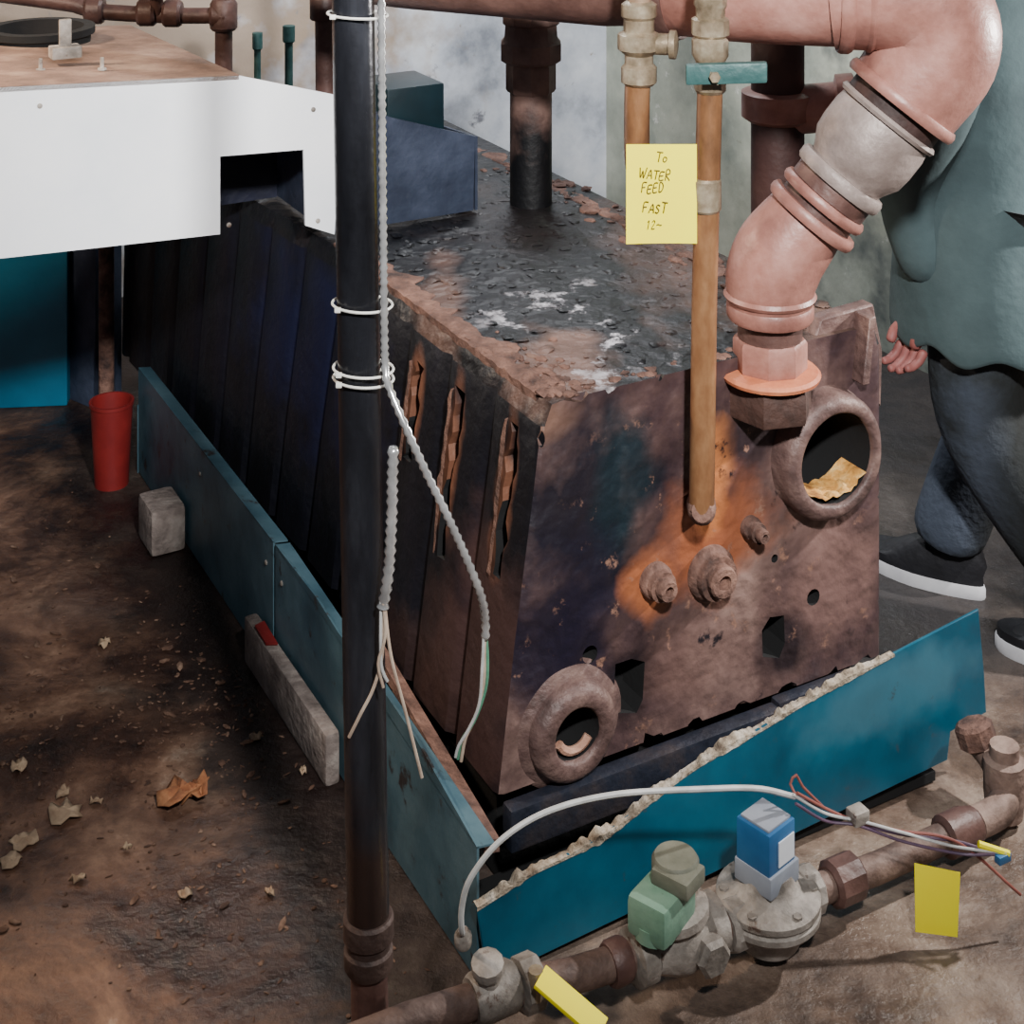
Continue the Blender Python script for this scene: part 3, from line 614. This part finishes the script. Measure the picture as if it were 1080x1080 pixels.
for th in(0,1):
    for i in range(nx):
        for j in range(nz_):
            q=th*n1; bm.faces.new((rows[q+i*(nz_+1)+j],rows[q+(i+1)*(nz_+1)+j],rows[q+(i+1)*(nz_+1)+j+1],rows[q+i*(nz_+1)+j+1]))
mk('note_sheet',bm,m_yel,nt1)
random.seed(4)
for s,x_,y_,sz,rr0 in [('To',.047,.130,.016,.0009),('WATER',.020,.102,.015,.0009),('FEED',.024,.080,.014,.0009),('FAST',.026,.050,.015,.0009),('12-',.032,.024,.012,.0006)]:
    write(s,sz,o0+xd.normalized()*x_+yd.normalized()*y_,xd+yd*random.uniform(-.06,.02),yd,m_ink,nt1,rr0)

# ---------------- gas train
m_gas=M('gas_pipe_rust',[(58,44,40),(96,76,68),(124,102,92)],16,.65,.15,.35,70)
gt=thing('gas_pipe','rusty horizontal gas pipe lying before the teal panel','pipe',L(.2,-.15,0))
for q in ([L(-.5,-.15,.14),L(-.182,-.15,.128),L(-.02,-.15,.110),L(.061,-.15,.094),L(.16,-.15,.082)],[L(.315,-.15,.072),L(.33,-.15,.068)],[L(.495,-.15,.058),L(.62,-.15,.05),L(.78,-.15,.05)]):
    bm=B(); sweep(bm,q,.0215,20); mk('pipe_shaft',bm,m_gas,gt)
for (u,w,pr,sg) in [(.125,.085,[(.026,0),(.029,.005),(.029,.024),(.026,.03)],16),(.52,.056,[(.026,0),(.033,.006),(.033,.05),(.026,.056)],10),(.75,.05,[(.024,0),(.031,.006),(.031,.05),(.026,.07)],16)]:
    bm=B(); lathe(bm,L(u,-.15,w),D2,pr,sg); mk('coupling',bm,m_brownpipe,gt)
bm=B(); lathe(bm,L(-.09,-.15,.118),D2,[(.027,0),(.031,.006),(.031,.06),(.027,.066)],14); lathe(bm,L(-.065,-.15,.12),(0,-.2,1),[(.018,0),(.018,.035),(.022,.038),(.022,.05),(.012,.055)],12)
tee=mk('cast_tee',bm,m_alu,gt)
bm=B(); lathe(bm,L(-.02,-.15,.11),D2,[(.026,0),(.034,.004),(.034,.03),(.028,.034)],8); mk('ball_valve_body',bm,m_alu,gt)
a0=L(.0,-.19,.140); a1=L(.045,-.25,.105); ax=(a1-a0).normalized(); ay=ax.cross(UP).normalized()
bm=B(); box(bm,(a0+a1)/2,((a1-a0).length/2+.008,.019,.003),(ax,ay,ax.cross(ay)),.0015); mk('yellow_lever',bm,m_yel,gt,label='short wide yellow valve lever tag')
bm=B(); lathe(bm,L(-.005,-.175,.118),UP,[(.010,-.01),(.010,.028)],10); mk('lever_stem',bm,m_brass,gt)
v1=thing('gas_valve','cast valve body with green motor actuator on the gas pipe','valve',L(.24,-.15,.02))
bm=B()
lathe(bm,L(.162,-.15,.080),D2,[(.028,0),(.038,.004),(.038,.028),(.030,.034),(.040,.06),(.046,.080),(.040,.10),(.032,.118),(.040,.124),(.040,.148),(.030,.152)],12)
lathe(bm,L(.245,-.15,.075),Vector((-.15,0,1)),[(.036,0),(.040,.03),(.050,.04),(.050,.052),(.03,.056)],20)
lathe(bm,L(.27,-.18,.075),-D1,[(.024,0),(.028,.02),(.022,.028)],6)
mk('valve_body',bm,m_alu,v1)
rot=Matrix.Rotation(math.radians(24),3,'Z'); ax=(rot@D2,rot@D1,UP)
bm=B(); box(bm,L(.205,-.165,.150),(.044,.032,.028),ax,.010); lathe(bm,L(.19,-.17,.12),UP,[(.03,0),(.03,.02)],16); mk('actuator_case',bm,m_green,v1)
bm=B(); 
cpos=L(.235,-.155,.176); lathe(bm,cpos,UP,[(.032,0),(.034,.004),(.034,.022),(.030,.028)],28); box(bm,cpos+ax[0]*-.012+UP*.012-ax[1]*.012,(.026,.030,.012),ax,.005)
mk('actuator_cap',bm,m_greycap,v1)
v2=thing('gas_regulator','grey flanged gas valve topped by a blue solenoid cube','valve',L(.413,-.15,.0))
bm=B()
lathe(bm,L(.405,-.15,.012),UP,[(.028,0),(.045,.008),(.054,.028),(.056,.046),(.074,.048),(.077,.052),(.077,.060),(.074,.063),(.074,.065),(.077,.068),(.077,.076),(.073,.080),(.052,.084),(.040,.096),(.035,.111)],36)
lathe(bm,L(.325,-.15,.064),D2,[(.030,0),(.034,.005),(.034,.03),(.026,.035),(.026,.13),(.034,.14),(.034,.165),(.028,.170)],10)
for i in range(6):
    a=i*math.pi/3; lathe(bm,L(.405,-.15,.09)+Vector((math.cos(a)*.066,math.sin(a)*.066,-.006)),UP,[(.007,0),(.007,.012)],6)
mk('valve_body',bm,m_alu,v2)
rot=Matrix.Rotation(math.radians(14),3,'Z'); ax=(rot@D2,rot@D1,UP)
bm=B(); box(bm,L(.402,-.15,.125),(.034,.034,.016),ax,.003); mk('coil_base',bm,m_greylab,v2)
bm=B(); box(bm,L(.400,-.15,.170),(.031,.031,.031),ax,.004); cb=mk('solenoid_cube',bm,m_cubeb,v2)
bm=B(); box(bm,L(.400,-.15,.203),(.026,.026,.002),ax,.001); mk('top_label',bm,m_greylab,cb)
bm=B(); box(bm,L(.400,-.15,.165)+ax[0]*.008-ax[1]*.0315,(.018,.0012,.018),ax); mk('rating_label',bm,m_label,cb)
ca=thing('control_cable','grey flexible control cable arching over the gas valves','cable',(-.067,2.10,.15))
wire([(-.066,2.12,.18),(-.0673,2.10,.20),(-.0673,2.10,.23),(-.0546,2.10,.271),(-.0128,2.12,.308),(.052,2.15,.3256),(.146,2.20,.314),(.273,2.26,.281),(.36,2.30,.255),(.4195,2.33,.223)],.0040,m_cable,'cable_sheath',ca)
bm=B(); lathe(bm,(-.066,2.118,.165),(0,-.1,1),[(.010,0),(.012,.004),(.012,.016),(.007,.024)],12); mk('cable_connector',bm,m_alu,ca)
wr=thing('wire_bundle','loose bundle of red, purple and white control wires','wires',(.5,2.35,.17))
wp=[(.4195,2.33,.223),(.4706,2.36,.1815),(.5205,2.36,.167),(.585,2.36,.146),(.670,2.36,.1316),(.744,2.36,.110)]
for k,(mt,dx,dz,ex) in enumerate([(m_wireb,0,0,(.744,2.36,.110)),(m_wirer,.004,.004,(.765,2.36,.055)),(m_cable,-.004,.003,(.74,2.35,.125)),(m_wireb,.002,-.005,(.72,2.34,.13))]):
    q=[Vector(p)+Vector((dx*math.sin(i*1.3+k),-.003*k,dz+.004*math.sin(i*2.1+k))) for i,p in enumerate(wp[:-1])]+[Vector(ex)]
    wire(q,.0022,mt,'wire',wr)
wire([(.425,2.33,.22),(.415,2.34,.235),(.425,2.345,.245),(.435,2.35,.225),(.47,2.36,.185)],.002,m_wirer,'wire',wr)
bm=B(); box(bm,Vector((.520,2.36,.175)),(.014,.012,.01),None,.003); mk('wire_connector',bm,m_alu,wr)
bm=B(); box(bm,Vector((.735,2.35,.118)),(.012,.006,.006),None,.002); mk('wire_connector',bm,m_cubeb,wr)
bm=B(); sweep(bm,[(.70,2.355,.135),(.745,2.352,.122)],.005,8); mk('yellow_wire_nut',bm,m_yel,wr)
nt2=thing('paper_note','blank yellow paper note hanging on the gas pipe','note',(.63,2.37,.02))
bm=B(); prism(bm,[(.6014,2.345,.113),(.670,2.345,.099),(.6616,2.33,.014),(.5990,2.33,.022)],(0,.001,0)); mk('note_sheet',bm,m_yel,nt2,sm=False)
ft=thing('pipe_elbow_fitting','rusty elbow and nipple standing at the end of teal panel','pipe fitting',L(.92,-.1,0))
m_tan=M('tan_rust',[(84,66,58),(126,104,94),(150,128,116)],18,.7,.1,.4)
bm=B(); P=smooth([L(.822,-.15,.05),L(.88,-.145,.05),L(.918,-.12,.06),L(.928,-.08,.085),L(.928,-.03,.10)],.01); sweep(bm,P,.024,18); mk('elbow_body',bm,m_tan,ft)
bm=B(); lathe(bm,L(.918,-.12,.055),UP,[(.03,-.04),(.034,0),(.034,.05),(.024,.055),(.024,.075)],14); mk('vertical_nipple',bm,m_tan,ft)
bm=B(); lathe(bm,L(.924,-.06,.09),(-.3,.2,1),[(.026,0),(.033,.006),(.033,.035),(.026,.04)],8); mk('hex_nut',bm,m_rust,ft)

# ---------------- debris
def flake(X_,Y_,s,mat,name,label,cat,h=.02,grp=None,sd=0):
    random.seed(sd); bm=B(); n=13; c=Vector((X_,Y_,h*.4)); ring=[];r2=[]; rot_=random.random()*3; el=random.uniform(.5,1)
    for i in range(n):
        a=2*math.pi*i/n; r=s*random.uniform(.6,1.1); 
        def P_(r,a): 
            x=math.cos(a)*r; y=math.sin(a)*r*el; return Vector((x*math.cos(rot_)-y*math.sin(rot_),x*math.sin(rot_)+y*math.cos(rot_),0))
        ring.append(bm.verts.new(c+P_(r,a)+UP*(h*random.uniform(-.35,.7))))
        r2.append(bm.verts.new(c+P_(r*.5,a)+UP*(h*random.uniform(-.2,.5))))
    ce=bm.verts.new(c+Vector((0,0,h*.3)))
    for i in range(n):
        j=(i+1)%n; bm.faces.new((ring[i],ring[j],r2[j],r2[i])); bm.faces.new((r2[i],r2[j],ce))
    o=mk(name,bm,mat,label=label,cat=cat,sm=True,base=(X_,Y_,0),group=grp,sharp=50); md=o.modifiers.new('s','SOLIDIFY'); md.thickness=.002; return o
flake(-.560,2.648,.042,m_leaf,'dry_leaf','crumpled orange brown dry leaf on dirty floor','leaf',.03,None,3)
flake(-.535,2.66,.03,m_leaf,'dry_leaf','smaller brown dry leaf beside a larger leaf','leaf',.03,None,8)
for i,(a_,b_,s) in enumerate([(-.742,2.613,.034),(-.792,2.546,.024),(-.70,2.64,.014),(-.80,2.50,.020),(-.76,2.66,.014),(-.507,2.432,.012),(-.375,2.432,.010),(-.806,3.103,.016),(-.458,2.81,.014),(-.859,2.733,.022),(-.362,2.72,.010),(-.62,2.53,.010),(-.68,2.46,.014)]):
    flake(a_,b_,s,m_paper,'paper_scrap','pale torn paper scrap on dirty floor','scrap',.012,'pale scraps on the floor',20+i)
random.seed(11)
bm=B()
cl=[(random.uniform(-1.0,-.3),random.uniform(2.3,3.4),random.uniform(.05,.2)) for _ in range(14)]
for i in range(1300):
    if random.random()<.7:
        cx,cy,cs=random.choice(cl); X_=random.gauss(cx,cs); Y_=random.gauss(cy,cs)
    else: X_=random.uniform(-1.1,-.1); Y_=random.uniform(2.15,3.6)
    rel=Vector((X_,Y_,0))-ORG; u_=rel.dot(D2)
    if u_>-.05 : continue
    if -.14<u_ and 1.3<rel.dot(D1)<1.55: continue
    s=random.uniform(.001,.004)*(2.0 if random.random()<.10 else 1)
    m4=Matrix.Translation((X_,Y_,s*.3))@Matrix.Rotation(random.random()*6,4,'Z')@Matrix.Diagonal((random.uniform(.7,2.4),random.uniform(.5,1.2),random.uniform(.25,.5),1))
    bmesh.ops.create_icosphere(bm,subdivisions=1,radius=s,matrix=m4)
mk('floor_crumbs',bm,m_crumb,label='scattered small dirt crumbs and rust chips on floor',cat='debris',kind='stuff',sm=False,base=(-.6,2.8,0))

# ---------------- person
pc=Vector((.99,3.18,0)); fd=Vector((-.76,.65,0)).normalized(); sd_=Vector((fd.y,-fd.x,0))
def Pp(f_,s_,z): return pc+fd*f_+sd_*s_+UP*z
per=thing('person','standing person in grey teal coat, faded dark jeans, black shoes','person',pc)
def skin(name,verts,edges,rads,mat,parent,root=0,sub=2,label=None):
    base=BASES[parent.name]
    me=bpy.data.meshes.new(name); me.from_pydata([Vector(v)-base for v in verts],edges,[]); o=bpy.data.objects.new(name,me); COL.objects.link(o)
    me.materials.append(mat); o.parent=parent
    o.modifiers.new('skin','SKIN').use_smooth_shade=True
    for i,r in enumerate(rads):
        r=r if isinstance(r,tuple) else (r,r); me.skin_vertices[0].data[i].radius=r; me.skin_vertices[0].data[i].use_root=(i==root)
    s=o.modifiers.new('sub','SUBSURF'); s.levels=sub; s.render_levels=sub
    BASES[o.name]=base
    if label: o['label']=label
    return o
a1=Vector((.925,3.30,.09)); a2=Vector((1.11,3.04,.09))
if (a1-pc).dot(sd_)<0: a1,a2=a2,a1
hp=Pp(0,0,.86)
V_=[hp,Pp(0,0,1.05),Pp(.01,0,1.25),Pp(.01,0,1.38),Pp(.02,0,1.46),Pp(.03,0,1.53),
    Pp(0,.09,.80),Pp(.02,.10,.46),a1, Pp(0,-.09,.80),Pp(.0,-.13,.46),a2,
    Pp(0,.18,1.36),Pp(.0,.23,1.10),Pp(.12,.22,.90), Pp(0,-.18,1.36),Pp(0,-.24,1.10),Pp(.14,-.21,.86)]
E_=[(0,1),(1,2),(2,3),(3,4),(4,5),(0,6),(6,7),(7,8),(0,9),(9,10),(10,11),(3,12),(12,13),(13,14),(3,15),(15,16),(16,17)]
bodyp=skin('body',V_,E_,[.13,.12,.14,.10,.055,.06,.085,.055,.04,.085,.055,.04,.06,.045,.03,.06,.045,.03],m_skin,per)
bm=B(); bmesh.ops.create_uvsphere(bm,u_segments=32,v_segments=24,radius=1)
hc=Pp(.035,0,1.60)
for v in bm.verts:
    x,y,z=v.co; f_=y*.095; s_=x*.075; zz=z*.115
    if z<0: s_*=1-.25*(-z); 
    if z<-.2 and y>0: f_*=1.02
    if y>.8 and abs(x)<.2 and -.35<z<.1: f_+=.018*(1-abs(x)/.2)
    v.co=hc+fd*f_+sd_*s_+UP*zz
head=mk('head',bm,m_skin,per)
bm=B(); bmesh.ops.create_uvsphere(bm,u_segments=32,v_segments=20,radius=1)
for v in list(bm.verts):
    x,y,z=v.co; v.co=hc+fd*(y*.10-.012)+sd_*x*.082+UP*(z*.115+.018)
dl=[v for v in bm.verts if (v.co-hc).z<-.03 or ((v.co-hc).dot(fd)>.045 and (v.co-hc).z<.055)]
bmesh.ops.delete(bm,geom=dl,context='VERTS'); mk('hair',bm,m_hair,head)
for s in(-1,1):
    bm=B(); bmesh.ops.create_uvsphere(bm,u_segments=12,v_segments=8,radius=.011,matrix=Matrix.Translation(hc+fd*.083+sd_*s*.03+UP*.005)); mk('eye',bm,m_label,head)
    bm=B(); bmesh.ops.create_uvsphere(bm,u_segments=12,v_segments=8,radius=.02,matrix=Matrix.Translation(hc+fd*-.005+sd_*s*.076-UP*.005)); mk('ear',bm,m_skin,head)
bm=B(); box(bm,hc+fd*.088-UP*.055,(.022,.006,.006),(sd_,fd,UP),.003); mk('mouth',bm,M('lips',[(150,80,76)],5,.5,0,0),head)
bm=B(); rings=[]
prof=[(.605,.25,.21),(.62,.252,.212),(.75,.245,.205),(.95,.235,.19),(1.10,.23,.18),(1.28,.23,.16),(1.38,.20,.12),(1.43,.14,.09),(1.47,.075,.07)]
n=72
for (z,a_,b_) in prof:
    ring=[]
    for i in range(n):
        t=2*math.pi*i/n; w=1+.018*math.sin(t*5+z*3)*max(0,(1.05-z))*1.6
        rag=.03*noise.noise(Vector((math.cos(t)*3,math.sin(t)*3,1))) if z<.7 else 0
        ring.append(bm.verts.new(Pp(b_*math.sin(t)*w,a_*math.cos(t)*w,z+rag)))
    rings.append(ring)
for a_,b_ in zip(rings,rings[1:]):
    for i in range(n):
        j=(i+1)%n; bm.faces.new((a_[i],a_[j],b_[j],b_[i]))
o=mk('coat',bm,m_coat,per,sharp=80); md=o.modifiers.new('so','SOLIDIFY'); md.thickness=.008
s=o.modifiers.new('sub','SUBSURF'); s.levels=1; s.render_levels=1
hand_c=Vector((.80,3.08,.645))
skin('sleeve',[Pp(0,-.15,1.37),Pp(-.0,-.24,1.12),Pp(.10,-.22,.90),hand_c+Vector((.025,-.015,.08))],[(0,1),(1,2),(2,3)],[.085,.075,.068,.055],m_coat,o)
skin('sleeve',[Pp(0,.15,1.37),Pp(-.0,.24,1.12),Pp(.10,.24,.95),Pp(.18,.20,.85)],[(0,1),(1,2),(2,3)],[.085,.07,.062,.052],m_coat,o)
def hand(c,dirv,side,parent):
    dirv=Vector(dirv).normalized(); side=Vector(side).normalized(); nn=dirv.cross(side)
    skin('hand',[c-dirv*.06,c-dirv*.02,c+dirv*.03,c+dirv*.05],[(0,1),(1,2),(2,3)],[(.026,.024),(.036,.020),(.040,.018),(.036,.015)],m_skin,parent)
    for k,(o_,l) in enumerate([(-.03,.055),(-.010,.066),(.010,.062),(.029,.048)]):
        b0=c+dirv*.045+side*o_; skin('finger',[b0,b0+dirv*l*.5+nn*.008,b0+dirv*l*.75+nn*.024,b0+dirv*l*.80+nn*.042],[(0,1),(1,2),(2,3)],[.0105,.0098,.009,.0075],m_skin,parent)
    b0=c-side*.03; skin('thumb',[b0,b0-side*.018+dirv*.03+nn*.01,b0-side*.012+dirv*.055+nn*.02],[(0,1),(1,2)],[.013,.012,.010],m_skin,parent)
hand(hand_c,(-.25,.05,-1),(.5,-.8,.0),bodyp)
hand(Pp(.22,.19,.80),(.2,.1,-1),fd,bodyp)
skin('trousers',[Pp(0,0,.86),Pp(0,.09,.80),Pp(.02,.10,.46),a1+UP*.06,a1+UP*.0+fd*.01,Pp(0,-.09,.80),Pp(.0,-.13,.46),a2+UP*.06,a2+UP*.0+fd*.01],[(0,1),(1,2),(2,3),(3,4),(0,5),(5,6),(6,7),(7,8)],[.15,.115,.095,.083,.086,.115,.095,.083,.086],m_pants,per)
def shoe(heel,toe):
    heel=Vector(heel);toe=Vector(toe);d=(toe-heel).normalized(); sdv=d.cross(UP); Ln=(toe-heel).length+.0
    up=B(); so=B()
    def outline(sc,z):
        pts=[]
        for i in range(28):
            t=2*math.pi*i/28; x=math.cos(t); y=math.sin(t)
            wd=.048*(1+.12*x-.25*max(0,-x))
            pts.append(heel+d*(Ln/2+x*Ln/2*sc)+sdv*y*wd*sc+UP*z)
        return pts
    def loft(bm,rows):
        R=[[bm.verts.new(p) for p in r] for r in rows]
        for a_,b_ in zip(R,R[1:]):
            for i in range(28):
                j=(i+1)%28; bm.faces.new((a_[i],a_[j],b_[j],b_[i]))
        bm.faces.new(R[0][::-1]); bm.faces.new(R[-1])
    loft(so,[outline(.98,0.0),outline(1.0,.006),outline(1.0,.022),outline(.98,.028)])
    rows=[outline(.97,.026),outline(.96,.045)]
    for k,(sc,z) in enumerate([(.88,.07),(.7,.09),(.5,.11)]):
        pts=outline(sc,z)
        rows.append([p-d*(.02*(k+1)) - UP*max(0,(p-heel).dot(d)/Ln-.5)*.07 for p in pts])
    loft(up,rows)
    s=mk('shoe',up,m_shoe,per); mk('sole',so,m_sole,s)
shoe((.985,3.262,0),(.765,3.44,0)); shoe((1.16,2.995,0),(.955,3.105,0))

# ---------------- lights
def area(name,loc,target,size,en,col):
    l=bpy.data.lights.new(name,'AREA'); l.size=size; l.energy=en; l.color=col; o=bpy.data.objects.new(name,l); o.location=loc
    o.rotation_euler=(Vector(target)-Vector(loc)).to_track_quat('-Z','Y').to_euler(); COL.objects.link(o)
def spot(name,loc,target,ang,en,col,r=.08,blend=1):
    l=bpy.data.lights.new(name,'SPOT'); l.spot_size=math.radians(ang); l.spot_blend=blend; l.shadow_soft_size=r; l.energy=en; l.color=col; o=bpy.data.objects.new(name,l); o.location=loc
    o.rotation_euler=(Vector(target)-Vector(loc)).to_track_quat('-Z','Y').to_euler(); COL.objects.link(o)
spot('work_light',(.45,.3,2.5),(.15,3.0,.95),56,760,(1,.99,.97))
spot('hood_light',(-.2,.4,2.4),(-.75,3.2,1.05),28,420,(1,.99,.98))
area('side_lamp',(1.62,2.80,1.25),(.4,2.25,0),.05,38,(1,.96,.92))
area('back_lamp',(.0,4.2,2.5),(.2,4.9,1.0),.3,50,(.93,.96,1))
area('warm_floor_fill',(-1.65,2.95,1.9),(-.95,2.9,0),.12,38,(1,.78,.58))  # added fill with no lamp in view, warms the left floor
w=bpy.data.worlds.new('w'); SC.world=w; w.use_nodes=True
w.node_tree.nodes['Background'].inputs[0].default_value=(.52,.58,.70,1); w.node_tree.nodes['Background'].inputs[1].default_value=.13
# ---------------- camera
cam=bpy.data.cameras.new('camera'); cam.sensor_width=36; cam.lens=1655/1080*36; cam.shift_y=-820/1080; cam.clip_start=.05
co=bpy.data.objects.new('camera',cam); co.location=(0,0,1.8); co.rotation_euler=(math.pi/2,0,0); COL.objects.link(co); SC.camera=co
